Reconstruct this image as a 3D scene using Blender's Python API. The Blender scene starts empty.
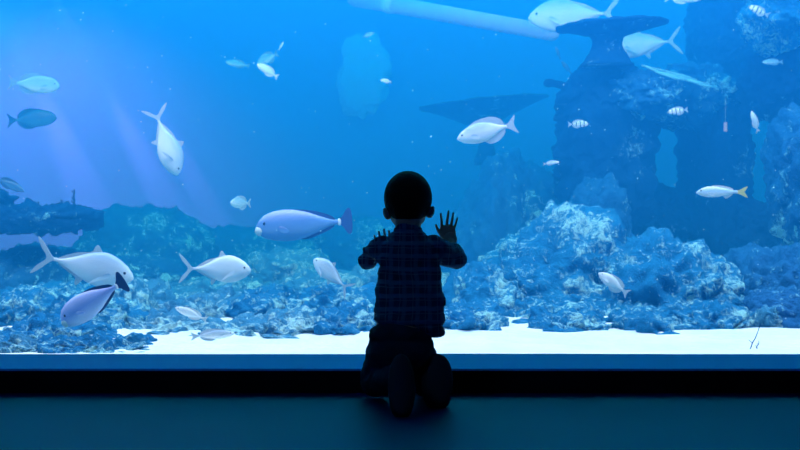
import bpy, bmesh, math, random
from mathutils import Vector, Matrix, noise, Euler

S = bpy.context.scene
COL = S.collection
R = math.radians
F = 1200.0                                    # focal length in pixels of an 800 px wide frame
CAM = Vector((0.0, -3.85, 0.5))

# ------------------------------------------------------------------ camera, light, exposure
cd = bpy.data.cameras.new('camera'); cam = bpy.data.objects.new('camera', cd); COL.objects.link(cam)
cam.location = CAM; cam.rotation_euler = (R(90), 0, 0)
cd.sensor_width = 36.0; cd.lens = 36.0 * F / 800.0; cd.clip_end = 100
cd.dof.use_dof = True; cd.dof.focus_distance = 3.55; cd.dof.aperture_fstop = 13.0
S.camera = cam
S.view_settings.view_transform = 'Standard'; S.view_settings.look = 'None'
S.view_settings.gamma = 1.0; S.view_settings.exposure = 0.0
S.cycles.use_denoising = True
S.cycles.max_bounces = 8; S.cycles.diffuse_bounces = 3; S.cycles.transparent_max_bounces = 16
S.cycles.volume_bounces = 0
S.cycles.sample_clamp_indirect = 4.0

w = bpy.data.worlds.new('world'); S.world = w; w.use_nodes = True
w.node_tree.nodes['Background'].inputs[0].default_value = (0.05, 0.25, 0.7, 1)
w.node_tree.nodes['Background'].inputs[1].default_value = 0.02

def aim(o, d): o.rotation_euler = Vector(d).to_track_quat('-Z', 'Y').to_euler()

def area(name, loc, d, sx, sy, power, col):
    l = bpy.data.lights.new(name, 'AREA'); l.shape = 'RECTANGLE'; l.size = sx; l.size_y = sy
    l.energy = power; l.color = col
    o = bpy.data.objects.new(name, l); COL.objects.link(o); o.location = loc; aim(o, d); return o

def spot(name, loc, to, angle, power, col, blend=0.6, rad=0.05):
    l = bpy.data.lights.new(name, 'SPOT'); l.spot_size = R(angle); l.spot_blend = blend
    l.energy = power; l.color = col; l.shadow_soft_size = rad
    o = bpy.data.objects.new(name, l); COL.objects.link(o); o.location = loc
    aim(o, Vector(to) - Vector(loc)); return o

# daylight falling through the open top of the tank, and the row of tank lamps above the front edge
area('tank_daylight', (0, 4.3, 3.75), (0, 0.0, -1), 11.8, 8, 1620, (0.001, 0.345, 0.66))
area('tank_front_lamps', (0, 0.75, 3.55), (0, 0.42, -1), 11, 0.9, 1050, (0.56, 0.46, 0.86))
area('added_room_fill', (-1.6, -2.7, 2.85), (0.42, 0.55, -1), 0.5, 0.5, 7.0, (0.10, 0.42, 1.0))  # added blue fill, lifts the child's back and shoes out of black
VIOLET = (1.0, 0.14, 0.62)
spot('violet_wash', (-4.5, 6.4, 3.25), (-3.3, 8.6, 0.9), 66, 5000, VIOLET, 1.0, 0.2)
for k, (x0, x1, z1, a, e) in enumerate([(-3.75, -2.35, 0.6, 9, 9000), (-4.35, -3.1, 0.5, 11, 8000), (-3.35, -1.95, 0.6, 7, 7000)]):
    spot('violet_beam', (x0, 8.33, 3.25), (x1, 8.6, z1), a, e, VIOLET, 0.9, 0.03)

# ------------------------------------------------------------------ helpers
def P(px, py, y):
    d = y - CAM.y
    return Vector(((px - 400) * d / F, y, CAM.z - (py - 225) * d / F))

def U(y): return (y - CAM.y) / F                # metres per pixel at that distance

def tag(o, label=None, cat=None, group=None, kind=None):
    if label: o['label'] = label
    if cat: o['category'] = cat
    if group: o['group'] = group
    if kind: o['kind'] = kind
    return o

def empty(name, loc, label, cat, group=None):
    o = bpy.data.objects.new(name, None); COL.objects.link(o); o.location = loc
    o.empty_display_size = 0.05
    return tag(o, label, cat, group)

def link(name, bm, m, parent=None, smooth=True):
    me = bpy.data.meshes.new(name); bm.to_mesh(me); bm.free()
    return link_mesh(name, me, m, parent, smooth)

def link_mesh(name, me, m, parent=None, smooth=True):
    if m: me.materials.append(m)
    if smooth:
        for p in me.polygons: p.use_smooth = True
    o = bpy.data.objects.new(name, me); COL.objects.link(o)
    if parent: o.parent = parent
    return o

def box_bm(lo, hi, bm=None):
    bm = bm or bmesh.new()
    v = [bm.verts.new((x, y, z)) for x in (lo[0], hi[0]) for y in (lo[1], hi[1]) for z in (lo[2], hi[2])]
    for f in ((0,1,3,2),(4,6,7,5),(0,4,5,1),(2,3,7,6),(0,2,6,4),(1,5,7,3)): bm.faces.new([v[i] for i in f])
    bmesh.ops.recalc_face_normals(bm, faces=bm.faces)
    return bm

def ell(bm, c, r, rot=None, sub=3):
    M = Matrix.Translation(Vector(c)) @ (rot.to_matrix().to_4x4() if rot else Matrix()) @ Matrix.Diagonal((*r, 1))
    bmesh.ops.create_icosphere(bm, subdivisions=sub, radius=1, matrix=M)

def limb(bm, pts, n=16):
    """tapered closed tube with round ends through (point, radius) pairs"""
    for (p, r) in pts: ell(bm, p, (r, r, r), sub=2)
    for (p0, r0), (p1, r1) in zip(pts, pts[1:]):
        p0 = Vector(p0); p1 = Vector(p1); d = p1 - p0
        if d.length < 1e-5: continue
        M = Matrix.Translation((p0 + p1) / 2) @ d.to_track_quat('Z', 'Y').to_matrix().to_4x4()
        bmesh.ops.create_cone(bm, cap_ends=True, segments=n, radius1=r0, radius2=r1, depth=d.length, matrix=M)

def remeshed(name, bm, m, parent, voxel, smooth=6, fn=None):
    """fuse overlapping closed shapes into one continuous skin"""
    me = bpy.data.meshes.new(name); bm.to_mesh(me); bm.free()
    t = bpy.data.objects.new('tmp', me); COL.objects.link(t)
    r = t.modifiers.new('r', 'REMESH'); r.mode = 'VOXEL'; r.voxel_size = voxel
    s = t.modifiers.new('s', 'SMOOTH'); s.factor = 0.5; s.iterations = smooth
    dg = bpy.context.evaluated_depsgraph_get(); dg.update()
    out = bpy.data.meshes.new_from_object(t.evaluated_get(dg)); out.name = name
    bpy.data.objects.remove(t); bpy.data.meshes.remove(me)
    if fn:
        ns = [v.normal.copy() for v in out.vertices]
        for v, n in zip(out.vertices, ns): v.co = v.co + n * fn(v.co, n)
        out.update()
    return link_mesh(name, out, m, parent)

# ------------------------------------------------------------------ materials
class NT:
    def __init__(s, name):
        s.m = bpy.data.materials.new(name); s.m.use_nodes = True
        s.t = s.m.node_tree; s.t.nodes.clear(); s.out = s.t.nodes.new('ShaderNodeOutputMaterial')
    def n(s, typ, **k):
        x = s.t.nodes.new(typ)
        for a, b in k.items(): setattr(x, a, b)
        return x
    def l(s, a, b): s.t.links.new(a, b)
    def coord(s, which='Object'): return s.n('ShaderNodeTexCoord').outputs[which]
    def noise(s, vec, scale, detail=4, rough=0.6, dist=0.0):
        x = s.n('ShaderNodeTexNoise'); s.l(vec, x.inputs['Vector'])
        x.inputs['Scale'].default_value = scale; x.inputs['Detail'].default_value = detail
        x.inputs['Roughness'].default_value = rough; x.inputs['Distortion'].default_value = dist
        return x.outputs['Fac']
    def ramp(s, fac, stops, interp='LINEAR'):
        x = s.n('ShaderNodeValToRGB'); s.l(fac, x.inputs[0]); e = x.color_ramp.elements
        x.color_ramp.interpolation = interp
        while len(e) < len(stops): e.new(0.5)
        for i, (p, c) in enumerate(stops):
            e[i].position = p; e[i].color = (*c, 1) if len(c) == 3 else c
        return x.outputs[0]
    def math(s, op, a, b=None, c=None):
        x = s.n('ShaderNodeMath', operation=op)
        for i, v in enumerate((a, b, c)):
            if v is None: continue
            if isinstance(v, (int, float)): x.inputs[i].default_value = v
            else: s.l(v, x.inputs[i])
        return x.outputs[0]
    def mix(s, fac, a, b):
        x = s.n('ShaderNodeMix', data_type='RGBA')
        if isinstance(fac, (int, float)): x.inputs[0].default_value = fac
        else: s.l(fac, x.inputs[0])
        for i, v in ((6, a), (7, b)):
            if isinstance(v, tuple): x.inputs[i].default_value = (*v, 1)
            else: s.l(v, x.inputs[i])
        return x.outputs[2]
    def bsdf(s, col, rough=0.7, bump=None, bs=0.5, bd=0.01, spec=0.5, trans=None):
        b = s.n('ShaderNodeBsdfPrincipled')
        if isinstance(col, tuple): b.inputs['Base Color'].default_value = (*col, 1)
        else: s.l(col, b.inputs['Base Color'])
        b.inputs['Roughness'].default_value = rough
        b.inputs['Specular IOR Level'].default_value = spec
        if bump is not None:
            k = s.n('ShaderNodeBump'); s.l(bump, k.inputs['Height'])
            k.inputs['Strength'].default_value = bs; k.inputs['Distance'].default_value = bd
            s.l(k.outputs[0], b.inputs['Normal'])
        o = b.outputs[0]
        if trans:
            t = s.n('ShaderNodeBsdfTranslucent')
            if isinstance(col, tuple): t.inputs[0].default_value = (*col, 1)
            else: s.l(col, t.inputs[0])
            mx = s.n('ShaderNodeMixShader'); mx.inputs[0].default_value = trans
            s.l(o, mx.inputs[1]); s.l(t.outputs[0], mx.inputs[2]); o = mx.outputs[0]
        s.l(o, s.out.inputs[0])
        return s.m

def rock_mat(name, lo, hi, crust, amount, scale=9.0, gl=(0.5,0.5,0.5)):
    """stone with patches of pale encrusting growth"""
    n = NT(name); v = n.coord()
    base = n.mix(n.noise(v, scale*0.35, 5), lo, hi)
    big = n.noise(v, scale*0.22, 3, 0.5, 0.4)
    fine = n.noise(v, scale*1.7, 7, 0.68, 0.7)
    fine2 = n.noise(v, scale*5.0, 5, 0.7, 0.4)
    s = n.math('ADD', n.math('MULTIPLY', big, 0.85), n.math('ADD', n.math('MULTIPLY', fine, 1.1), n.math('MULTIPLY', fine2, 0.5)))
    mask = n.ramp(n.math('MULTIPLY', s, 0.41), [(0.56 - amount, (0,0,0)), (0.63 - amount, (1,1,1))])
    col = n.mix(mask, base, crust)
    h = n.math('ADD', fine, n.math('MULTIPLY', fine2, 0.5))
    return n.bsdf(col, 0.9, h, 1.0, 0.05, 0.1)

M = {}
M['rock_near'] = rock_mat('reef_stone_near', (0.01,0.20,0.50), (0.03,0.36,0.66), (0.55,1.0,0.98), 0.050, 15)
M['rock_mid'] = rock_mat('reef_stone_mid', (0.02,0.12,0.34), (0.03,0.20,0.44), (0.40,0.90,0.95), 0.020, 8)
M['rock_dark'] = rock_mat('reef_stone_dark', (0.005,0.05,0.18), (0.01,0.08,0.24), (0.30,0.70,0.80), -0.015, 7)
M['rock_pale'] = rock_mat('reef_stone_pale', (0.20,0.34,0.42), (0.34,0.46,0.52), (0.85,0.92,0.92), 0.05, 9)
M['rubble'] = rock_mat('rubble_stone', (0.04,0.28,0.52), (0.12,0.42,0.64), (0.65,1.0,0.98), 0.055, 12)

n = NT('white_sand'); v = n.coord()
M['sand'] = n.bsdf(n.ramp(n.noise(v, 2.2, 6, 0.7), [(0.3, (0.72,0.78,0.78)), (0.6, (0.90,0.90,0.88))]), 0.95, n.noise(v, 26, 4), 0.35, 0.02, 0.1)

n = NT('blue_painted_wall'); v = n.coord()
M['tankwall'] = n.bsdf(n.mix(n.noise(v, 0.7, 3), (0.05,0.17,0.66), (0.06,0.20,0.74)), 0.9, spec=0.0)

n = NT('dark_floor'); v = n.coord()
b = n.bsdf(n.mix(n.noise(v, 3.0, 5), (0.0015,0.007,0.085), (0.002,0.010,0.100)), 0.5, n.noise(v, 90, 4), 0.25, 0.002, 0.14)
M['floor'] = b
M['plinth'] = NT('black_plinth').bsdf((0.012,0.012,0.015), 0.6, spec=0.2)
n = NT('sill_paint'); v = n.coord()
M['sill'] = n.bsdf(n.mix(n.noise(v, 5, 5), (0.004,0.30,0.92), (0.006,0.34,0.95)), 0.55, n.noise(v, 30, 3), 0.1, 0.002, 0.25)
M['roomwall'] = NT('dark_room_wall').bsdf((0.06,0.11,0.20), 0.9)

n = NT('tank_glass')
g = n.n('ShaderNodeBsdfGlossy'); g.inputs['Roughness'].default_value = 0.02
t = n.n('ShaderNodeBsdfTransparent'); t.inputs[0].default_value = (0.95,0.98,1,1)
fr = n.n('ShaderNodeFresnel'); fr.inputs[0].default_value = 1.33
mx = n.n('ShaderNodeMixShader'); n.l(fr.outputs[0], mx.inputs[0]); n.l(t.outputs[0], mx.inputs[1]); n.l(g.outputs[0], mx.inputs[2])
n.l(mx.outputs[0], n.out.inputs[0]); M['glass'] = n.m

n = NT('sea_water')
sc = n.n('ShaderNodeVolumeScatter'); sc.inputs['Color'].default_value = (0.010,0.32,1.0,1); sc.inputs['Density'].default_value = 0.25; sc.inputs['Anisotropy'].default_value = 0.0
ab = n.n('ShaderNodeVolumeAbsorption'); ab.inputs['Color'].default_value = (0.20,0.74,1.0,1); ab.inputs['Density'].default_value = 0.20
ad = n.n('ShaderNodeAddShader'); n.l(sc.outputs[0], ad.inputs[0]); n.l(ab.outputs[0], ad.inputs[1]); n.l(ad.outputs[0], n.out.inputs['Volume'])
M['water'] = n.m

def plain(name, c, rough=0.6, spec=0.4): return NT(name).bsdf(c, rough, spec=spec)

# ------------------------------------------------------------------ the room and the tank shell
def struct(name, bm, m):
    o = link(name, bm, m, None, False); o['kind'] = 'structure'; return o
struct('floor', box_bm((-6,-7,-0.1), (6,-0.28,0)), M['floor'])
# low black plinth in front of the pane, its top sloping up to the glass
bm = bmesh.new()
prof = [(-0.28,-0.1),(-0.28,0.066),(-0.274,0.0716),(0.0,0.086),(0.0,-0.1)]
L = [bm.verts.new((-6,y,z)) for y,z in prof]; Rr = [bm.verts.new((6,y,z)) for y,z in prof]
bm.faces.new(L); bm.faces.new(Rr[::-1])
for i in range(5): bm.faces.new((L[i], Rr[i], Rr[(i+1)%5], L[(i+1)%5]))
bmesh.ops.recalc_face_normals(bm, faces=bm.faces)
pl = struct('trim_1', bm, M['plinth']); pl.data.materials.append(M['sill'])
for p in pl.data.polygons:
    if p.normal.z > 0.6: p.material_index = 1
struct('wall_front', box_bm((-6,-0.3,2.9), (6,0.05,5.2)), M['roomwall'])
struct('ceiling', box_bm((-6,-7,2.9), (6,-0.3,3.0)), M['roomwall'])
struct('wall_back', box_bm((-6,-7.2,-0.1), (6,-7,3.0)), M['roomwall'])
struct('window_1', box_bm((-6,0.0,0.0), (6,0.05,2.9)), M['glass'])
struct('wall_tank_back', box_bm((-6,8.6,-0.4), (6,8.8,5.2)), M['tankwall'])
struct('wall_tank_left', box_bm((-6.2,0,-0.4), (-6,8.8,5.2)), M['tankwall'])
struct('wall_tank_right', box_bm((6,0,-0.4), (6.2,8.8,5.2)), M['tankwall'])
wat = link('water', box_bm((-5.99,0.055,-0.35), (5.99,8.59,3.3)), M['water'], None, False)
tag(wat, 'clear blue sea water filling the whole aquarium tank', 'water', kind='stuff')

# ------------------------------------------------------------------ sand
bm = bmesh.new(); nx, ny = 220, 120
def sand_z(x, y):
    z = 0.078 + 0.018*noise.noise(Vector((x*1.3, y*1.6, 3))) + 0.006*noise.noise(Vector((x*7, y*9, 1)))
    z += 0.006*math.sin(y*22 + 3*noise.noise(Vector((x*1.1, y*1.2, 0))))
    return z if y > 0.3 else 0.080 + (z-0.080)*y/0.3
g = []
for j in range(ny+1):
    y = 0.055 + 8.53*(j/ny)**1.7
    g.append([bm.verts.new((-5.98+11.96*i/nx, y, sand_z(-5.98+11.96*i/nx, y))) for i in range(nx+1)])
for j in range(ny):
    for i in range(nx): bm.faces.new((g[j][i], g[j][i+1], g[j+1][i+1], g[j+1][i]))
tag(link('sand_bed', bm, M['sand']), 'bright white sand covering the tank bottom behind the glass', 'sand', kind='stuff')

# ------------------------------------------------------------------ rocks
def boulder(name, c, r, mat, label, cat='rock', seed=0, sub=6, rough=0.28, fine=0.05, p=2.0, taper=0.0, group=None, floor=True, parent=None):
    bm = bmesh.new(); bmesh.ops.create_icosphere(bm, subdivisions=sub, radius=1)
    off = Vector((seed*7.31, seed*3.17, seed*1.93)); c = Vector(c); rm = sum(r)/3
    for v in bm.verts:
        d = v.co.copy()
        k = (abs(d.x)**p + abs(d.y)**p + abs(d.z)**p) ** (-1/p)
        q = d * k
        if taper: s = 1 - taper*q.z; q.x *= s; q.y *= s
        s = 1 + rough*(noise.noise(d*1.3+off)*0.9 + abs(noise.noise(d*2.8+off))*0.7 - 0.15)
        q = Vector((q.x*r[0], q.y*r[1], q.z*r[2])) * s
        w = (c + q)
        cell = noise.voronoi(w*6.0/(0.6+rm) + off)[0]
        h = (0.45 - cell[0])*0.9 + 0.9*noise.noise(w*14+off) + 0.55*noise.noise(w*33+off)
        v.co = q + d * fine * h
    o = link(name, bm, mat, parent); o.location = c
    if label: tag(o, label, cat, group)
    return o

def dome(px, top, hw, y, mat, label, seed, ry=None, p=2.2, name='reef_rock', **k):
    """boulder half sunk in the sand; top and half width as seen"""
    u = U(y); zt = P(px, top, y).z; zb = 0.06
    return boulder(name, (P(px,0,y).x, y, zb), (hw*u, ry or max(0.35, hw*u*0.8), (zt-zb)*0.93), mat, label, seed=seed, p=p, **k)

def blob(px, py, hw, hh, y, mat, label, seed, ry=None, name='reef_rock', **k):
    u = U(y)
    return boulder(name, P(px,py,y), (hw*u*0.93, ry or hw*u*0.8, hh*u*0.93), mat, label, seed=seed, **k)

# right-hand foreground reef
dome(560, 212, 92, 2.6, M['rock_near'], 'broad pale-crusted reef mound right of the child, its crest below the pinnacle', 1, ry=0.9)
dome(655, 232, 78, 2.3, M['rock_near'], 'rounded reef mound with a speckled slope below the yellow-tailed fish', 2, ry=0.8)
dome(490, 262, 48, 2.2, M['rock_near'], 'low crusted reef lump just right of the raised hand', 3, ry=0.5)
dome(602, 298, 60, 1.75, M['rock_near'], 'low front boulder at the sand edge under the white oval fish', 4, ry=0.32)
dome(520, 300, 52, 1.8, M['rock_near'], 'low front boulder at the sand edge beside the child', 5, ry=0.32)
dome(688, 288, 40, 1.8, M['rock_near'], 'low boulder at the right end of the front reef slope', 6, ry=0.35)
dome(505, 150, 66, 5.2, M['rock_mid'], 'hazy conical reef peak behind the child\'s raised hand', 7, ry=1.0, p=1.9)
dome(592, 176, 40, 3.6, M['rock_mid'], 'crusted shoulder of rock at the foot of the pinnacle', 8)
# pinnacle with the table coral
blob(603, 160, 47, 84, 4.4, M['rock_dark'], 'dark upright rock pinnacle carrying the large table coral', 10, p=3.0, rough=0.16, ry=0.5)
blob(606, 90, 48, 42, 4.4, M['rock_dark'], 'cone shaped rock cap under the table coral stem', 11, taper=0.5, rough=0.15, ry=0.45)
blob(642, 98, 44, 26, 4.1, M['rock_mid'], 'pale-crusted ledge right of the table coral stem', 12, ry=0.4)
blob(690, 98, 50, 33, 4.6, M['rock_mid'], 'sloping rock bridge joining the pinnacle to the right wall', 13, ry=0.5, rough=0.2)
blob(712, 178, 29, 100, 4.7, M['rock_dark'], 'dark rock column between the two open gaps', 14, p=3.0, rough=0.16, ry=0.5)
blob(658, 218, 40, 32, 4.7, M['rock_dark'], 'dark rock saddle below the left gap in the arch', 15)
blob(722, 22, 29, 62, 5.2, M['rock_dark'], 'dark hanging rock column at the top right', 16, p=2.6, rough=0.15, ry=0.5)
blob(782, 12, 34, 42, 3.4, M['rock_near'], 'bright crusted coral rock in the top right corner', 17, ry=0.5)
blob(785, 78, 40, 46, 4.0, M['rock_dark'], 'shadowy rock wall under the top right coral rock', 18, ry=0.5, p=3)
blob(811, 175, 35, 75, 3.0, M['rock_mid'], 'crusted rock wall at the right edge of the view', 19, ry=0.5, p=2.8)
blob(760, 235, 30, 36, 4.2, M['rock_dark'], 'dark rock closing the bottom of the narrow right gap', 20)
dome(775, 236, 52, 2.4, M['rock_mid'], 'big rounded rock in the lower right corner', 21, ry=0.7)
dome(722, 262, 34, 3.0, M['rock_mid'], 'rock in the dip between the reef mound and the right wall', 22)
dome(765, 309, 27, 1.2, M['rubble'], 'small pale coral clump on the sand at lower right', 23, name='coral_clump', sub=6, ry=0.14, rough=0.5, fine=0.05)
# left-hand reef
dome(92, 300, 54, 1.3, M['rock_near'], 'speckled foreground rock under the two overlapping fish', 30, ry=0.6, rough=0.2)
dome(14, 292, 46, 1.6, M['rock_near'], 'speckled foreground rock in the lower left corner', 31, ry=0.6)
dome(50, 325, 60, 0.75, M['rock_near'], 'low crusted stones against the glass at lower left', 32, ry=0.3, rough=0.2)
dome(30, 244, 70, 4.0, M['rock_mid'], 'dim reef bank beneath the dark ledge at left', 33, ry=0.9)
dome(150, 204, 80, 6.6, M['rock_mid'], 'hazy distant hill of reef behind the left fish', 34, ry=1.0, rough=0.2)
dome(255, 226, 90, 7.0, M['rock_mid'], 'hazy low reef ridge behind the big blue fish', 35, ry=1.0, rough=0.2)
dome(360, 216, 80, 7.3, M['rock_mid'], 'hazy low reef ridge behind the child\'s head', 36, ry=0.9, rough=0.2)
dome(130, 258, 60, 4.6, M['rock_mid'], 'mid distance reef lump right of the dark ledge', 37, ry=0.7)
dome(285, 252, 40, 4.6, M['rubble'], 'flat speckled coral shelf under the big blue fish', 38, ry=0.5, p=3)
dome(225, 276, 50, 3.9, M['rubble'], 'rubble bank behind the white fish at centre left', 39, ry=0.6)
dome(320, 274, 55, 3.6, M['rubble'], 'rubble bank behind the upward swimming fish', 40, ry=0.6)
dome(400, 262, 60, 3.8, M['rubble'], 'rubble bank hidden partly by the child', 41, ry=0.6)
dome(260, 300, 52, 2.8, M['rubble'], 'low rubble heap at centre left on the sand', 42, ry=0.45)
dome(345, 300, 55, 2.5, M['rubble'], 'low rubble heap left of the child\'s waist', 43, ry=0.45)
dome(440, 296, 42, 2.4, M['rubble'], 'low rubble heap right of the child\'s waist', 44, ry=0.4)
dome(180, 292, 40, 3.2, M['rubble'], 'low rubble heap right of the foreground speckled rock', 45, ry=0.45)
dome(205, 318, 46, 1.9, M['rubble'], 'flat stony patch on the sand below the white fish', 46, ry=0.3, rough=0.4)

for i, (px, top, hw, y, mt, lb) in enumerate([
    (168, 316, 34, 1.25, 'rubble', 'flat stones on the sand right of the speckled foreground rock'),
    (228, 322, 40, 1.15, 'rubble', 'flat stones on the sand under the plump white fish'),
    (292, 315, 46, 1.2, 'rubble', 'low stony mound on the sand under the big blue grey fish'),
    (352, 310, 44, 1.25, 'rock_near', 'low stony mound on the sand against the child\'s left side'),
    (205, 296, 42, 1.9, 'rubble', 'stony bank right behind the flat stones at centre left'),
    (268, 290, 48, 1.9, 'rock_near', 'stony bank behind the low mounds left of the child'),
    (335, 288, 45, 2.0, 'rock_near', 'stony bank just behind the upward tilted silver fish'),
    (468, 306, 34, 1.3, 'rock_near', 'low stony mound on the sand at the child\'s right side'),
    (560, 310, 45, 1.35, 'rock_near', 'low knobbly stones at the sand edge, middle of the right reef'),
    (640, 312, 42, 1.35, 'rock_near', 'low knobbly stones at the sand edge under the white oval fish'),
    (712, 306, 36, 1.4, 'rock_near', 'low knobbly stones at the sand edge left of the pale clump'),
    (138, 282, 30, 2.2, 'rubble', 'stony bank behind the foreground speckled rock at left'),
    (60, 286, 60, 2.4, 'rock_near', 'stony bank behind the lavender fish'),
    (30, 339, 48, 0.42, 'rock_near', 'flat crusted stone against the glass in the lower left corner'),
    (112, 338, 44, 0.42, 'rock_near', 'flat crusted stone against the glass at the left end of the white sand'),
    (20, 345, 60, 0.26, 'rubble', 'pale flat stones lowest in the left corner, touching the glass'),
    (88, 344, 50, 0.26, 'rock_near', 'flat dark stones touching the glass under the lavender fish'),
    (795, 290, 34, 1.3, 'rock_mid', 'dark boulder at the lower right edge of the view')]):
    dome(px, top, hw, y, M[mt], lb, 70+i, ry=0.42 if y > 0.5 else y*0.6, rough=0.35)

# ------------------------------------------------------------------ table corals
def table_coral(px, top, hw, th, y, stem_px, stem_bot, label, mat, seed, tilt=0.0, stem_w=9, flare=1.7):
    u = U(y); c = P(px, top, y)
    t = empty('table_coral', c, label, 'coral')
    bm = bmesh.new(); rings = 14; seg = 72; rows = []
    def rad(a): return hw*u*(1 + 0.10*noise.noise(Vector((math.cos(a)*1.6, math.sin(a)*1.6, seed))) + 0.03*noise.noise(Vector((math.cos(a)*7, math.sin(a)*7, seed))))
    for side in (0, 1):
        for k in range(rings+1):
            f = k/rings; row = []
            for s in range(seg):
                a = 2*math.pi*s/seg; r = rad(a)*max(f, 0.001)
                x, yy = math.cos(a)*r, math.sin(a)*r*0.75
                if side == 0: z = -0.012*(1-f) + 0.012*noise.noise(Vector((x*14, yy*14, seed)))
                else: z = -(0.014 + th*u*(1-f)**1.2*1.15) + 0.008*noise.noise(Vector((x*14, yy*14, seed+4)))
                row.append(bm.verts.new((x, yy, z + tilt*x)))
            rows.append(row)
    for base in (0, rings+1):
        for k in range(rings):
            A, B = rows[base+k], rows[base+k+1]
            for s in range(seg): bm.faces.new((A[s], A[(s+1)%seg], B[(s+1)%seg], B[s]))
    A, B = rows[rings], rows[2*rings+1]
    for s in range(seg): bm.faces.new((A[s], A[(s+1)%seg], B[(s+1)%seg], B[s]))
    bmesh.ops.recalc_face_normals(bm, faces=bm.faces)
    link('coral_plate', bm, mat, t)
    bm = bmesh.new(); sx = (stem_px-px)*u; z0 = -th*u*0.6; z1 = -(stem_bot-top)*u; rr = []
    for k in range(13):
        f = k/12; r = stem_w*u*(1 + flare*f*f + 0.9*(1-f)**4)
        rr.append([bm.verts.new((sx+math.cos(2*math.pi*s/28)*r*(1+0.12*noise.noise(Vector((s*0.5, f*4, seed)))), math.sin(2*math.pi*s/28)*r*0.9, z0+(z1-z0)*f)) for s in range(28)])
    for k in range(12):
        for s in range(28): bm.faces.new((rr[k][s], rr[k][(s+1)%28], rr[k+1][(s+1)%28], rr[k+1][s]))
    bm.faces.new(rr[0]); bm.faces.new(rr[-1][::-1])
    bmesh.ops.recalc_face_normals(bm, faces=bm.faces)
    link('coral_stem', bm, mat, t)
    return t
table_coral(612, 24, 57, 13, 3.9, 607, 66, 'large dark table coral on top of the rock pinnacle', M['rock_dark'], 3, tilt=0.06, stem_w=11, flare=1.5)
table_coral(482, 102, 66, 24, 6.4, 486, 165, 'wide hazy table coral above the conical reef peak', M['rock_dark'], 5, tilt=0.10, stem_w=5, flare=1.4)

# dark ledge at left with sprigs standing on it
blob(40, 219, 58, 13, 3.6, M['rock_dark'], 'long dark flat ledge at the left edge', 50, p=3.2, rough=0.12, ry=0.45, name='rock_ledge', sub=6)
blob(2, 199, 12, 9, 3.5, M['rock_dark'], 'dark lump of rock on the left end of the ledge', 51, ry=0.1, sub=4, name='rock_lump')
def sprig(px, bot, h, y, label, seed, lean=0.0, th=1.4, mat='rock_dark', n=6, name='sea_whip'):
    random.seed(seed); u = U(y); c = P(px, bot, y); bm = bmesh.new()
    pts = []
    for k in range(n+1):
        f = k/n
        pts.append(((lean*h*u*f + random.uniform(-0.6,0.6)*u, random.uniform(-0.5,0.5)*u, h*u*f), th*u*(1-0.5*f)))
    limb(bm, pts, 8)
    for k in range(2, n):
        if random.random() < 0.6:
            a = Vector(pts[k][0]); s = random.choice((-1,1))
            limb(bm, [(a, th*u*0.6), (a + Vector((s*h*u*0.14, 0, h*u*0.12)), th*u*0.3)], 6)
    o = link(name, bm, M[mat]); o.location = c; tag(o, label, 'coral'); return o
sprig(74, 210, 20, 3.5, 'tallest thin coral sprig standing on the dark left ledge', 1)
sprig(64, 210, 10, 3.5, 'short coral sprig beside the tallest one on the left ledge', 2, -0.3)
sprig(38, 209, 7, 3.5, 'tiny coral sprig at the middle of the left ledge', 3)
sprig(749, 352, 27, 0.25, 'long thin dark sea whip on the sand at lower right', 4, 0.42, 0.6, name='sea_whip')
sprig(756, 352, 11, 0.25, 'short dark sea whip on the sand at lower right', 5, 0.25, 0.6, name='sea_whip')
BRIGHT_LINES = NT('pale_bright_lines').bsdf((0.20,0.60,0.72), .8)  # added branches stand in for the bright lines along the rock ledge
random.seed(5); bm = bmesh.new(); u = U(3.9); c = P(670, 80, 3.9)
for k in range(5):
    a = P(642+k*3, 66+k*3, 3.9)-c; b = P(690+k*4, 78+k*3.2, 3.9)-c
    limb(bm, [(a.lerp(b, f)+Vector((0, -.05*k, random.uniform(-1.2,1.2)*u)), 1.1*u) for f in (0,.25,.5,.75,1)], 8)
o = link('bright_line_branches', bm, BRIGHT_LINES); o.location = c; tag(o, 'added bundle of pale thin branches standing in for bright lines on the sloping rock bridge', 'coral')
# knob on an arm left of the pinnacle
bm = bmesh.new(); u = U(4.3)
limb(bm, [((36*u,0,-7*u), 6*u), ((16*u,0,-3*u), 4*u), ((4*u,0,0), 3.6*u)]); ell(bm, (0,0,0), (6*u,5*u,4.5*u))
limb(bm, [((20*u,0.0,32*u-67*u), 5*u),((6*u,0,28*u-64*u), 2.5*u)])
o = remeshed('knobbly_coral', bm, M['rock_dark'], None, 0.008, 3); o.location = P(549, 83, 4.3)
tag(o, 'dark coral knob sticking out left from the rock pinnacle', 'coral')

# ------------------------------------------------------------------ pipe and pale patch
bm = bmesh.new(); a = P(355, -2, 6.6); b = P(552, 33, 5.7)
limb(bm, [(a, 8.5*U(6.6)), (b, 8.0*U(5.7))], 32)
t = empty('pipe', (a+b)/2, 'thick pale pipe crossing the water at the top', 'pipe')
po = link('pipe_tube', bm, plain('pale_pipe', (0.62,0.52,0.90), 0.7), t); po.location = -(a+b)/2
bm = bmesh.new(); c = a.lerp(b, 0.19); dd = (b-a).normalized()*0.012
limb(bm, [(c-dd, 9.6*U(6.4)), (c+dd, 9.6*U(6.4))], 32)
po = link('pipe_collar', bm, plain('pipe_collar', (0.75,0.80,0.95), 0.7), t); po.location = -(a+b)/2
blob(364, 76, 27, 36, 8.55, NT('pale_reflection').bsdf((0.12,0.40,0.95), 0.9), 'faint pale patch on the far tank wall above the child, standing in for a glass reflection', 60, name='reflection_patch', ry=0.10, sub=5, rough=0.5, fine=0.01, p=2.6, cat='glass_reflection')  # solid patch standing in for a faint reflection in the viewing glass
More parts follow.
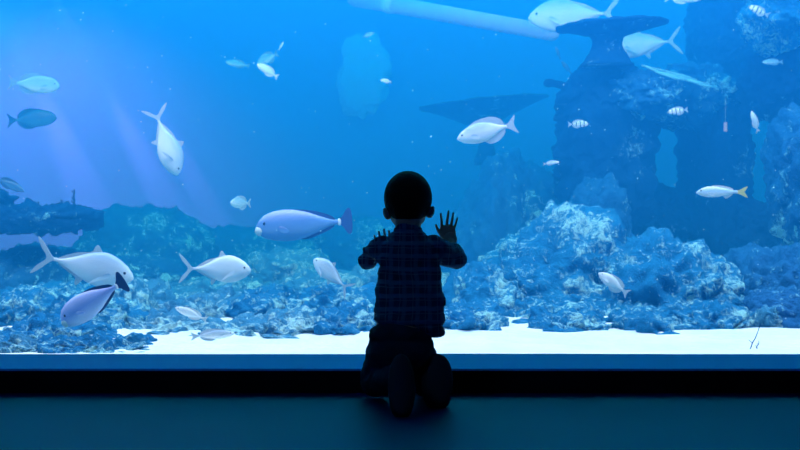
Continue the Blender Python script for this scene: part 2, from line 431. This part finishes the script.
bm = box_bm((-0.011,-0.004,-0.03), (0.011,0.004,0.03)); bmesh.ops.bevel(bm, geom=bm.edges[:], offset=0.002, segments=2, affect='EDGES')
t = empty('hanging_tag', P(725.5, 127, 3.8), 'small pinkish tag hanging on a line before the dark rock column', 'tag')
link('tag_plate', bm, plain('pink_tag', (0.75,0.45,0.5)), t, False)
bm = bmesh.new(); limb(bm, [((0,0,0.028), 0.0012), ((0,0,0.18), 0.0012)], 6); link('tag_line', bm, plain('line', (0.5,0.6,0.6)), t)

# ------------------------------------------------------------------ fish
def fish_mat(name, back, side, belly, zb=0.5, rough=0.35, stripes=None, mottle=0.0, tail=None):
    n = NT(name); v = n.coord('Generated'); s = n.n('ShaderNodeSeparateXYZ'); n.l(v, s.inputs[0])
    z = n.math('ADD', s.outputs['Z'], n.math('MULTIPLY', n.math('SUBTRACT', n.noise(v, 4, 3), 0.5), 0.12))
    col = n.ramp(z, [(zb-0.30, belly), (zb, side), (zb+0.34, back)])
    if stripes:
        k = n.math('SINE', n.math('MULTIPLY', s.outputs['X'], 2*math.pi*stripes[0]))
        col = n.mix(n.ramp(k, [(0.55, (0,0,0)), (0.75, (1,1,1))]), col, stripes[1])
    h = n.n('ShaderNodeTexVoronoi'); h.inputs['Scale'].default_value = 55; n.l(v, h.inputs['Vector'])
    return n.bsdf(col, rough, h.outputs['Distance'], 0.12, 0.002, 0.5)
def fin_mat(name, c):
    n = NT(name); v = n.coord('Generated'); wv = n.n('ShaderNodeTexNoise'); wv.inputs['Scale'].default_value = 12; n.l(v, wv.inputs['Vector'])
    return n.bsdf(n.mix(wv.outputs['Fac'], tuple(x*0.8 for x in c), c), 0.5, wv.outputs['Fac'], 0.3, 0.002, 0.4, 0.35)
W = (0.86,0.88,0.88)
FM = {
 'silver': (fish_mat('silver_scales', (0.36,0.50,0.62), (0.74,0.80,0.84), W, 0.55), fin_mat('silver_fin', (0.70,0.78,0.85))),
 'blue': (fish_mat('blue_grey_scales', (0.42,0.44,0.72), (0.14,0.30,0.62), (0.16,0.34,0.62), 0.62), fin_mat('dark_blue_fin', (0.06,0.14,0.40))),
 'lavender': (fish_mat('lavender_scales', (0.50,0.55,0.85), (0.30,0.42,0.80), (0.62,0.70,0.90), 0.5), fin_mat('navy_fin', (0.03,0.08,0.22))),
 'teal': (fish_mat('teal_scales', (0.12,0.38,0.55), (0.26,0.58,0.66), (0.55,0.75,0.70), 0.45), fin_mat('teal_fin', (0.22,0.50,0.62))),
 'dark': (fish_mat('dusky_scales', (0.05,0.12,0.25), (0.06,0.15,0.30), (0.08,0.18,0.32), 0.5), fin_mat('dusky_fin', (0.05,0.12,0.25))),
 'snapper': (fish_mat('snapper_scales', (0.70,0.76,0.60), (0.45,0.68,0.86), W, 0.58), fin_mat('yellow_fin', (0.95,0.85,0.30))),
 'sergeant': (fish_mat('striped_scales', (0.65,0.75,0.55), (0.72,0.82,0.84), W, 0.6, stripes=(4.5, (0.03,0.06,0.12))), fin_mat('pale_fin', (0.55,0.68,0.75))),
 'white': (fish_mat('white_scales', (0.80,0.84,0.86), W, W, 0.5), fin_mat('white_fin', (0.85,0.88,0.9))),
 'face': (plain('pale_face', (0.75,0.78,0.72)), None),
 'eye': (plain('fish_eye', (0.01,0.01,0.02), 0.15), None),
}
# (t, top, bottom, half width) from snout to tail root, in body lengths
PROF = {
 'jack': [(0,.0,-.03,.005),(.03,.05,-.075,.035),(.10,.115,-.13,.062),(.22,.185,-.185,.085),(.38,.225,-.215,.09),(.55,.19,-.19,.075),(.72,.11,-.115,.05),(.86,.045,-.05,.028),(.95,.022,-.024,.016),(1,.024,-.026,.012)],
 'tang': [(0,.0,-.03,.005),(.03,.055,-.07,.03),(.10,.125,-.13,.05),(.22,.18,-.175,.065),(.42,.205,-.20,.07),(.62,.18,-.175,.058),(.80,.10,-.10,.036),(.92,.042,-.042,.02),(1,.04,-.04,.014)],
 'naso': [(0,-.01,-.05,.005),(.03,.055,-.085,.035),(.10,.115,-.125,.055),(.22,.155,-.155,.07),(.40,.165,-.17,.075),(.60,.13,-.14,.06),(.80,.062,-.072,.035),(.92,.026,-.034,.018),(1,.026,-.034,.012)],
 'oval': [(0,.0,-.02,.005),(.03,.04,-.05,.03),(.12,.11,-.115,.055),(.30,.175,-.17,.075),(.50,.19,-.18,.075),(.70,.14,-.13,.055),(.87,.06,-.055,.03),(1,.035,-.035,.014)],
 'snap': [(0,-.01,-.03,.005),(.04,.03,-.055,.03),(.14,.09,-.095,.055),(.30,.135,-.125,.07),(.50,.125,-.12,.065),(.70,.085,-.085,.045),(.87,.042,-.042,.025),(1,.04,-.04,.014)],
}
def cr(tb, t):
    for i in range(len(tb)-1):
        if t <= tb[i+1][0]: break
    p0 = tb[max(i-1,0)]; p1 = tb[i]; p2 = tb[i+1]; p3 = tb[min(i+2,len(tb)-1)]
    f = (t-p1[0])/(p2[0]-p1[0]); o = []
    for k in (1,2,3):
        a,b,c,d = p0[k],p1[k],p2[k],p3[k]
        o.append(0.5*((2*b)+(-a+c)*f+(2*a-5*b+4*c-d)*f*f+(-a+3*b-3*c+d)*f**3))
    return o
def plate(name, outline, th, mat, parent, y=0.0, rot=None, loc=None):
    """thin fin: smooth closed outline (x, z), thicker at the middle"""
    n = len(outline); pts = []
    for i in range(n):
        p0,p1,p2,p3 = (Vector(outline[(i+k-1)%n]) for k in range(4))
        for f in (0, .25, .5, .75):
            pts.append(0.5*((2*p1)+(-p0+p2)*f+(2*p0-5*p1+4*p2-p3)*f*f+(-p0+3*p1-3*p2+p3)*f**3))
    bm = bmesh.new()
    fr = [bm.verts.new((p.x, -th/2, p.y)) for p in pts]; bk = [bm.verts.new((p.x, th/2, p.y)) for p in pts]
    a = bm.faces.new(fr); b = bm.faces.new(bk[::-1]); m = len(pts)
    for i in range(m): bm.faces.new((fr[i], bk[i], bk[(i+1)%m], fr[(i+1)%m]))
    bmesh.ops.recalc_face_normals(bm, faces=bm.faces)
    bmesh.ops.triangulate(bm, faces=[a, b])
    o = link(name, bm, mat, parent, False)
    if rot: o.rotation_euler = rot
    o.location = loc or (0, y, 0)
    return o
FINS = {   # tail, dorsal, anal, pectoral outlines; x from -0.5 (snout) to 0.5 (tail tip) of total length 1
 'jack': ([(.27,.008),(.33,.03),(.42,.13),(.50,.19),(.455,.10),(.375,.0),(.455,-.10),(.50,-.19),(.42,-.13),(.33,-.03),(.27,-.008)],
          [(-.16,.13),(-.10,.23),(-.07,.215),(-.04,.155),(.10,.115),(.25,.03),(.24,.0),(.0,.10)],
          [(-.02,-.12),(.03,-.20),(.055,-.185),(.06,-.13),(.14,-.09),(.25,-.03),(.24,.0),(.05,-.10)],
          [(0,.02),(.08,-.005),(.20,-.075),(.10,-.05),(0,-.02)]),
 'tang': ([(.27,.022),(.34,.05),(.46,.14),(.43,.05),(.42,.0),(.43,-.05),(.46,-.14),(.34,-.05),(.27,-.022)],
          [(-.30,.10),(-.20,.175),(.0,.205),(.15,.18),(.25,.10),(.24,.02),(.0,.12)],
          [(-.10,-.12),(.0,-.195),(.15,-.17),(.25,-.09),(.24,-.02),(.0,-.11)],
          [(0,.03),(.08,.03),(.13,-.01),(.08,-.03),(0,-.02)]),
 'naso': ([(.36,.018),(.40,.05),(.455,.12),(.49,.10),(.50,.0),(.49,-.10),(.455,-.12),(.40,-.05),(.36,-.018)],
          [(-.28,.09),(-.18,.135),(.05,.13),(.25,.075),(.32,.03),(.28,.01),(.0,.08)],
          [(-.12,-.10),(.0,-.145),(.15,-.11),(.30,-.05),(.28,-.01),(.0,-.08)],
          [(0,.025),(.07,.02),(.11,-.01),(.07,-.03),(0,-.02)]),
}
FINS['oval'] = FINS['tang']
FINS['snap'] = ([(.27,.022),(.36,.05),(.49,.11),(.45,.03),(.43,.0),(.45,-.03),(.49,-.11),(.36,-.05),(.27,-.022)],
          [(-.24,.07),(-.18,.125),(-.02,.125),(.10,.105),(.20,.07),(.20,.02),(.0,.07)],
          [(.02,-.06),(.06,-.12),(.12,-.11),(.20,-.05),(.18,-.02),(.06,-.05)],
          [(0,.02),(.08,.01),(.12,-.02),(.07,-.03),(0,-.02)])
BL = {'jack': .80, 'tang': .80, 'naso': .88, 'oval': .80, 'snap': .80}
BASE = {}
def copy_fish(src, loc):
    r = src.copy(); COL.objects.link(r)
    for ch in src.children:
        c = ch.copy(); COL.objects.link(c); c.parent = r
        for g2 in ch.children:
            e = g2.copy(); COL.objects.link(e); e.parent = c
    r.location = loc
    return r
def fish(px, py, length_px, y, kind, mat, label, right=False, pitch=0, yaw=0, roll=0, name='fish', group=None, fat=1.0, deep=1.0):
    L = length_px*U(y); key = (kind, mat)
    if key in BASE: t = copy_fish(BASE[key], P(px,py,y)); tag(t, label, 'fish')
    else:
        t = empty(name, P(px,py,y), label, 'fish'); BASE[key] = t
        bm_, fm_ = FM[mat]; bl = BL[kind]; bm = bmesh.new(); rows = []; seg = 28; N = 44
        for k in range(N+1):
            tt = (k/N)**1.25 if k < N else 1.0
            top, bot, hw = cr(PROF[kind], tt); c = (top+bot)/2; hh = max((top-bot)/2, .004); hw = max(hw, .004)
            x = -0.5 + tt*bl
            rows.append([bm.verts.new((x, math.sin(2*math.pi*s/seg)*hw*bl, (c + math.copysign(abs(math.cos(2*math.pi*s/seg))**0.9, math.cos(2*math.pi*s/seg))*hh)*bl)) for s in range(seg)])
        for k in range(N):
            for s in range(seg): bm.faces.new((rows[k][s], rows[k][(s+1)%seg], rows[k+1][(s+1)%seg], rows[k+1][s]))
        bm.faces.new(rows[0][::-1]); bm.faces.new(rows[-1])
        bmesh.ops.recalc_face_normals(bm, faces=bm.faces)
        body = link('fish_body', bm, bm_, t)
        tail, dor, ana, pec = FINS[kind]
        dx = bl - 0.80
        plate('tail_fin', tail, .012, fm_, t); fo = FM['white'][1] if mat == 'snapper' else fm_
        plate('dorsal_fin', dor, .010, fo, t); plate('anal_fin', ana, .010, fo, t)
        hw0 = cr(PROF[kind], .30)[2]*bl
        for s in (-1, 1):
            plate('pectoral_fin', pec, .006, bm_, t, rot=(0, R(12), s*R(18)), loc=(-0.5+.28*bl, s*hw0*1.0, -.03))
            bm = bmesh.new(); e = cr(PROF[kind], .11); ell(bm, (-0.5+.11*bl, s*e[2]*bl*0.90, (e[0]+e[1])/2*bl+.03), (.016,.008,.016), sub=2)
            link('eye', bm, FM['eye'][0], t)
        if kind == 'naso':
            bm = bmesh.new(); ell(bm, (-.455, 0, -.035), (.055,.045,.05), sub=3); link('snout', bm, FM['face'][0], t)['label'] = 'pale yellowish blunt snout'
            bm = bmesh.new(); ell(bm, (.365, 0, -.003), (.022,.014,.034), sub=3); link('tail_root', bm, FM['white'][0], t)['label'] = 'white tail root'
    t.scale = (L, L*fat, L*deep)
    t.rotation_euler = Euler((R(roll), R(pitch), R(yaw + (180 if right else 0))), 'XYZ')
    return t
fish(33, 84, 54, 2.6, 'tang', 'teal', 'teal oval fish at upper left above its dusky companion', True, -4)
fish(31, 119, 52, 5.0, 'tang', 'dark', 'dim dark fish silhouette below the teal fish at upper left', True, 4)
fish(166, 141, 72, 2.0, 'jack', 'silver', 'silver fish diving steeply head down right of the violet light', True, -70, roll=0, yaw=25)
fish(238, 64, 26, 5.0, 'oval', 'teal', 'faint blue green fish left of the white pair at upper centre', False, 10, deep=.8)
fish(268, 58, 24, 4.6, 'oval', 'teal', 'bluish round fish just above the small white fish at upper centre', False, -25, deep=1.3)
fish(268, 71, 26, 3.4, 'oval', 'white', 'small white fish under the bluish one at upper centre', False, 30, yaw=20)
fish(241, 203, 36, 3.0, 'oval', 'silver', 'small pale fish seen head on above the white fish', False, 0, yaw=62)
fish(304, 224, 97, 1.8, 'naso', 'blue', 'big blue grey fish with a dark round tail left of the child', False, -4, deep=1.1)
fish(215, 269, 72, 1.5, 'jack', 'white', 'plump white fork-tailed fish swimming right at centre left', True, -1, deep=1.08)
fish(84, 266, 102, 1.15, 'jack', 'silver', 'large silver fork-tailed fish at lower left, upper of the overlapping two', True, -13, deep=.98)
fish(93, 301, 76, .60, 'naso', 'lavender', 'lavender fish swimming down left across the large silver one', False, -33, deep=1.25)
fish(332, 275, 52, 1.6, 'jack', 'silver', 'pale silver fish tilted head up left beside the child\'s elbow', False, 38, yaw=-25)
fish(192, 314, 36, 0.7, 'oval', 'white', 'white fish gliding just above the sand at lower left', False, 22, yaw=10, deep=.75)
fish(212, 335, 46, 0.4, 'oval', 'silver', 'faint bluish fish low over the sand beside the white patch', True, 4, deep=.65)
fish(488, 131, 64, 1.7, 'oval', 'silver', 'pale fish facing lower left in the water above the raised hand', False, -14, deep=1.05)
fish(575, 15, 94, 4.3, 'jack', 'silver', 'large silver fish at the top, swimming left over the table coral', False, -3)
fish(645, 44, 74, 4.9, 'jack', 'silver', 'silver fish with a wide forked tail right of the table coral', False, -6)
fish(722, 192, 52, 1.5, 'snap', 'snapper', 'slim pale fish with a yellow tail at right', False, 0)
fish(614, 284, 38, 1.3, 'oval', 'white', 'white oval fish tilted head up left before the right reef', False, 36)
fish(678, 111, 22, 2.6, 'oval', 'sergeant', 'small striped fish left of the hanging tag', False, -8)
fish(578, 124, 22, 3.0, 'oval', 'sergeant', 'small barred fish in front of the dark pinnacle', True, 2)
fish(551, 163, 17, 2.8, 'oval', 'silver', 'tiny pale fish at the left foot of the pinnacle', True, 8, deep=.7)
fish(773, 62, 22, 3.2, 'oval', 'teal', 'pale greenish fish at right under the corner coral', False, 0, deep=.8)
fish(755, 122, 24, 3.2, 'oval', 'white', 'small white fish pointing upward right of the hanging tag', False, 66, yaw=30)
fish(683, -2, 40, 3.6, 'oval', 'white', 'white fish cut off by the top edge at right', True, 0, deep=.8)
fish(759, 11, 24, 3.1, 'oval', 'sergeant', 'striped fish beside the corner coral at the top right', False, 25)
fish(386, 81, 12, 3.6, 'oval', 'white', 'tiny white fish in front of the faint patch above the child', False, 10)
fish(368, 35, 13, 4.4, 'oval', 'teal', 'tiny blue green fish below the left end of the pipe', True, 20)
fish(281, 46, 10, 3.8, 'snap', 'silver', 'tiny silver fish above the white pair at upper centre', True, 60)
fish(567, 68, 18, 5.0, 'snap', 'dark', 'tiny dark fish left of the pinnacle, nearer the knob', False, 52)
fish(558, 53, 14, 5.0, 'snap', 'dark', 'tiny dark fish under the left end of the table coral', False, 70)
fish(9, 184, 34, 3.2, 'oval', 'dark', 'dark fish half cut off by the left edge above the ledge', True, -26, deep=.8)

# suspended specks
random.seed(11); bm = bmesh.new()
for i in range(260):
    y = random.uniform(0.4, 4.5); p = P(random.uniform(0,800), random.uniform(0,330), y)
    if p.z < 0.15: continue
    r = random.uniform(.25,.75)*U(y); ell(bm, p, (r,r,r), sub=1)
tag(link('drifting_specks', bm, plain('speck', (.6,.95,1.0))), 'tiny pale specks drifting all through the tank water', 'specks', kind='stuff')

# ------------------------------------------------------------------ the child
child = empty('person', (0.03, -0.45, 0.0), 'toddler in a plaid shirt kneeling at the glass with both hands on it', 'person')
O = Vector(child.location)
def Q(px, py, y): return P(px, py, y) - O
def skin_mat():
    n = NT('skin'); v = n.coord(); return n.bsdf(n.mix(n.noise(v, 12, 3), (0.50,0.30,0.22), (0.58,0.36,0.27)), 0.5)
SK = skin_mat()
hc = Q(408, 200, -0.36); u = U(-0.36)
bm = bmesh.new()
ell(bm, hc + Vector((0, -.004, .006)), (23.0*u, .080, 26.0*u))                     # cranium
ell(bm, hc + Vector((0, .026, -.034)), (19.0*u, .054, 19*u))                       # face
ell(bm, hc + Vector((0, .052, -.060)), (.026, .022, .018))                          # chin
for s in (-1, 1): ell(bm, hc + Vector((s*.030, .052, -.040)), (.024, .022, .022))   # cheeks
ell(bm, hc + Vector((0, .086, -.034)), (.009, .011, .009)); limb(bm, [(hc+Vector((0,.074,-.012)), .006), (hc+Vector((0,.086,-.032)), .007)])
ell(bm, hc + Vector((0, .076, -.054)), (.016, .007, .0045)); ell(bm, hc + Vector((0, .075, -.061)), (.013, .007, .005))
for s, ex, ey in ((-1, 386, 213.5), (1, 431.5, 212)):                                 # ears
    e = Q(ex, ey, -0.375)
    ell(bm, e, (.0075, .012, .0185), Euler((0, s*R(16), s*R(-28)))); ell(bm, e+Vector((-s*.007,.006,-.004)), (.010,.010,.014))
nk = Q(408, 232, -0.385)
limb(bm, [(hc+Vector((0,-.014,-.045)), .040), (nk, .036), (nk+Vector((0,.0,-.03)), .042)], 24)
tor = [(Q(408, 250, -.40), (.082,.055,.040)), (Q(407, 275, -.43), (.076,.056,.06)), (Q(405, 305, -.47), (.074,.058,.06)), (Q(402, 335, -.52), (.076,.064,.055)), (Q(402, 350, -.53), (.074,.066,.045))]
for (c, r), (c2, r2) in zip(tor, tor[1:]):
    for k in range(4):
        f = k/3; ell(bm, c.lerp(c2, f), [a+(b-a)*f for a, b in zip(r, r2)])
SHL, SHR = Q(383, 247, -.38), Q(433, 247, -.38)
ELL, ELR = Q(368, 260, -.27), Q(457, 259, -.26)
WRL, WRR = Q(380, 250, -.05), Q(453, 246, -.055)
limb(bm, [(SHL, .028), (ELL, .021)]); limb(bm, [(ELL, .021), (ELL.lerp(WRL,.35), .021), (WRL, .0145)])
limb(bm, [(SHR, .028), (ELR, .021)]); limb(bm, [(ELR, .021), (ELR.lerp(WRR,.35), .021), (WRR, .0145)])
YG = -0.0085
def hand(palm, wr, fingers, pw):
    ell(bm, palm, (pw, .0075, pw*1.05))
    ell(bm, palm.lerp(wr, .5), (pw*.8, .009, pw*.9))
    limb(bm, [(wr, .0135), (palm.lerp(wr, .55), .0105)])
    for base, mid, tip, r in fingers:
        limb(bm, [(base, r*1.12), (mid, r*1.02), (tip, r*.85)], 12)
def G(px, py, y=YG): return Q(px, py, y)
hand(G(447.6, 233.3), WRR, [
    (G(441.5,229), G(441.6,220), G(440.6,213.8,-.006), .0045),
    (G(446.2,228), G(447.6,218.5,-.011), G(448.5,211.3,-.006), .0046),
    (G(450.4,228.5), G(452.2,220,-.011), G(453.3,213.4,-.006), .0044),
    (G(453.4,231), G(455.7,224), G(457.3,218.2,-.006), .0039),
    (G(443.5,237,-.014), G(438.5,231.5,-.012), G(435.9,225.3,-.006), .0050)], .0275)
hand(G(383, 250), WRL, [
    (G(389,245), G(389.5,237,-.011), G(389,231,-.006), .0045),
    (G(385,244), G(385,236.5,-.011), G(384,229.5,-.006), .0046),
    (G(381,245), G(380,238,-.011), G(378.8,231.6,-.006), .0044),
    (G(377.8,247), G(376,241), G(374.4,235.6,-.006), .0039),
    (G(387.5,254,-.014), G(393,248.5,-.012), G(396,242.5,-.006), .0050)], .0275)
# legs: thighs down to knees by the plinth, shins back, toes tucked
HL, HR = Q(390, 345, -.52), Q(412, 345, -.52)
KL, KR = Vector((-.072,-.40,.05))-O, Vector((.080,-.385,.05))-O
AL, AR = Q(397, 377, -.635), Q(432, 377, -.530)
TL, TR = Q(401, 412, -.685), Q(435, 398, -.570)
for H, K, A, T in ((HL,KL,AL,TL),(HR,KR,AR,TR)):
    limb(bm, [(H, .048), (K, .033)]); limb(bm, [(K, .033), (K.lerp(A,.4), .032), (A, .022)])
    limb(bm, [(A, .022), (T + Vector((0,.0,.012)), .014)])
body = remeshed('body', bm, SK, child, .0024, 3)
for s in (-1, 1):
    bm = bmesh.new(); ell(bm, hc + Vector((s*.025, .066, -.016)), (.010,.010,.008), sub=3)
    link('eye', bm, plain('child_eye', (.75,.75,.75), .2), child)
    bm = bmesh.new(); ell(bm, hc + Vector((s*.026, .0745, -.016)), (.0045,.003,.0045), sub=2)
    link('pupil', bm, FM['eye'][0], child)
    bm = bmesh.new(); limb(bm, [(hc+Vector((s*.014,.078,.004)), .0018), (hc+Vector((s*.026,.074,.008)), .002), (hc+Vector((s*.037,.066,.004)), .0015)], 8)
    link('eyebrow', bm, plain('brow', (.01,.008,.006), .9), child)
# short cropped hair as a close cap, hairline open at the face
n = NT('dark_hair'); v = n.coord(); HAIR = n.bsdf((0.010,0.008,0.007), .75, n.noise(v, 160, 3), .6, .003, .2)
bm = bmesh.new(); bmesh.ops.create_icosphere(bm, subdivisions=6, radius=1)
for v in bm.verts:
    d = v.co.copy()
    p = Vector((d.x*24.0*u, d.y*.084, d.z*26.9*u)) + Vector((0,-.004,.006))
    lim = 0.0
    cut = -.046 - .030*max(0,-d.y) + (.098*max(0, d.y)**.7 if d.y > 0 else 0)        # hairline height: nape low, brow high
    if p.z < cut:
        k = .86 if p.z < cut-.004 else .93
        p = Vector((p.x*k, p.y*k, p.z))
        p.z = max(p.z, cut-.012)
    else: p += d*.0012*noise.noise(d*22)
    v.co = hc + p
link('hair', bm, HAIR, child)

# shirt
n = NT('plaid_flannel'); v = n.coord(); s = n.n('ShaderNodeSeparateXYZ'); n.l(v, s.inputs[0])
def band(c, per, lo, hi, ph=0.0):
    f = n.math('FRACT', n.math('ADD', n.math('MULTIPLY', c, 1/per), ph))
    return n.ramp(f, [(lo-.02, (0,0,0)), (lo+.02, (1,1,1)), (hi-.02, (1,1,1)), (hi+.02, (0,0,0))])
zx = n.math('ADD', s.outputs['X'], n.math('MULTIPLY', n.math('SUBTRACT', n.noise(v, 9, 2), .5), .02))
zz = n.math('ADD', s.outputs['Z'], n.math('MULTIPLY', n.math('SUBTRACT', n.noise(v, 7, 2), .5), .02))
wide = n.mix(band(zz, .036, .30, .62), (.035,.08,.18), (.12,.24,.44))
wide = n.mix(n.math('MULTIPLY', band(zx, .036, .30, .62), .55), wide, (.13,.26,.47))
thin = n.math('MAXIMUM', band(zz, .036, .44, .50, .37), band(zx, .036, .44, .50, .37))
colp = n.mix(n.math('MULTIPLY', thin, .5), wide, (.35,.45,.60))
SH = n.bsdf(colp, .9, n.noise(v, 260, 3), .3, .001, .1, .25)
def fold(p, nrm):
    q = p + O
    # sag creases across the back, one strong diagonal fold, small rumples
    a = (q.x*.62 + q.z)                          # runs down to the right
    d = a - (.362)
    h = .0055*math.exp(-(d/.010)**2) - .0045*math.exp(-((d+.020)/.012)**2)
    h += .0035*noise.noise(Vector((q.x*14, q.y*14, q.z*24)))+ .0025*noise.noise(Vector((a*44, q.x*10, 2.0)))
    h += .0022*noise.noise(q*52)
    return h
bm = bmesh.new()
for k in range(15):
    f = k/14; py = 248 + 72*f; c = Q(408.5 + 1.5*f, py, -.395 - .10*f)
    wx = (31.5 + 4.5*f - 4*(1-f)**6)*U(-.45); ell(bm, c, (wx, .058 + .022*f, .034), sub=3)
ell(bm, Q(408,251,-.400), (.089,.062,.047)); ell(bm, Q(408,262,-.415), (.087,.064,.060))
ell(bm, Q(424,326,-.50), (.062,.070,.026), Euler((0, R(22), 0)))
ell(bm, Q(394,319,-.50), (.060,.070,.022))
limb(bm, [(nk+Vector((0,-.004,.000)), .041), (Q(408,244,-.39), .060)], 24)
limb(bm, [(SHL+Vector((0,0,-.004)), .040), (ELL.lerp(SHL,.25), .032), (ELL, .029)]); limb(bm, [(ELL, .029), (ELL.lerp(WRL,.40), .027), (ELL.lerp(WRL,.62), .025)])
limb(bm, [(SHR+Vector((0,0,-.004)), .040), (ELR.lerp(SHR,.25), .032), (ELR, .029)]); limb(bm, [(ELR, .029), (ELR.lerp(WRR,.40), .027), (ELR.lerp(WRR,.62), .025)])
shirt = remeshed('shirt', bm, SH, child, .0030, 7, fold)
shirt['label'] = 'blue plaid long-sleeved shirt hanging loose at the hem'
for E, Wp in ((ELL, WRL), (ELR, WRR)):
    bm = bmesh.new(); a = E.lerp(Wp,.56); b = E.lerp(Wp,.74)
    limb(bm, [(a, .0265), (b, .0235)], 24); remeshed('cuff', bm, SH, shirt, .003, 3, fold)
bm = bmesh.new()
for k in range(36):
    a = 2*math.pi*k/36; c = nk + Vector((math.cos(a)*.037, math.sin(a)*.037-.003, .003 - .004*math.sin(a)))
    ell(bm, c, (.0055,.0055,.011), sub=2)
remeshed('collar', bm, SH, shirt, .0025, 4)

# trousers
n = NT('dark_denim'); v = n.coord(); DN = n.bsdf(n.mix(n.noise(v, 30, 4), (.020,.030,.055), (.040,.055,.085)), .9, n.noise(v, 300, 2), .3, .001, .1)
def crease(p, nrm):
    q = p + O
    return .004*noise.noise(Vector((q.x*16, q.y*16, q.z*34+5))) + .0025*noise.noise(q*48)
bm = bmesh.new()
ell(bm, Q(400,335,-.52), (.088,.076,.045)); ell(bm, Q(399,352,-.535), (.090,.078,.055))
for H, K, A in ((HL,KL,AL),(HR,KR,AR)):
    limb(bm, [(H, .060), (H.lerp(K,.5), .052), (K+Vector((0,0,-.001)), .046)], 20)
    limb(bm, [(K+Vector((0,0,-.001)), .046), (K.lerp(A,.45), .043), (K.lerp(A,.86), .033)], 20)
tr = remeshed('trousers', bm, DN, child, .0032, 6, crease)
for H, K, A in ((HL,KL,AL),(HR,KR,AR)):
    bm = bmesh.new(); limb(bm, [(K.lerp(A,.80), .0335), (K.lerp(A,.90), .0335)], 24); remeshed('hem_cuff', bm, DN, tr, .003, 3)

# shoes: soles face the camera, toes on the floor
LE = plain('dark_shoe', (.020,.020,.026), .55); SO = plain('shoe_sole', (.030,.034,.045), .6)
def shoe(cx, y, ztop, rotz, label, hw):
    # local frame: z up along the sole from the toe to the heel, -y out of the sole
    e = bpy.data.objects.new('shoe', None); COL.objects.link(e); e.parent = child; e['label'] = label
    e.location = Vector((cx, y, 0)) - O; e.rotation_euler = (R(-16), 0, R(rotz))
    L = ztop
    def wid(f): return hw*(.80 + .32*math.sin(min(1, (1-f)*1.25)*math.pi*.75) - .10*f) 
    bm = bmesh.new(); rows = []
    for k in range(25):
        f = k/24; zz = .008 + (L-.008)*f
        endc = math.sqrt(max(0, 1-((abs(f-.5)*2)**5)))*.96 + .04
        w_ = wid(f)*endc
        rows.append([bm.verts.new((w_*sx, yy, zz)) for sx, yy in ((-1,0),(-.97,-.008),(-.5,-.012),(0,-.013),(.5,-.012),(.97,-.008),(1,0),(.95,.006),(-.95,.006))])
    for k in range(24):
        for s in range(9): bm.faces.new((rows[k][s], rows[k][(s+1)%9], rows[k+1][(s+1)%9], rows[k+1][s]))
    bm.faces.new(rows[0]); bm.faces.new(rows[-1]); bmesh.ops.recalc_face_normals(bm, faces=bm.faces)
    link('shoe_sole', bm, SO, e)
    bm = bmesh.new()
    ell(bm, (0,.018,L*.22), (hw*.95,.026,L*.24)); ell(bm, (0,.028,L*.55), (hw*.86,.036,L*.26)); ell(bm, (0,.030,L*.80), (hw*.80,.036,L*.19))
    limb(bm, [((0,.032,L*.74), hw*.74), ((0,.062,L*.78), hw*.74)], 20)
    remeshed('shoe_upper', bm, LE, e, .0035, 5)
    return e
shoe(P(402,0,-.70).x, -.735, .166, 3, 'left shoe, sole turned up toward the viewer', .033)
shoe(P(436.5,0,-.57).x, -.585, .150, -6, 'right shoe, set slightly further from the viewer', .040)
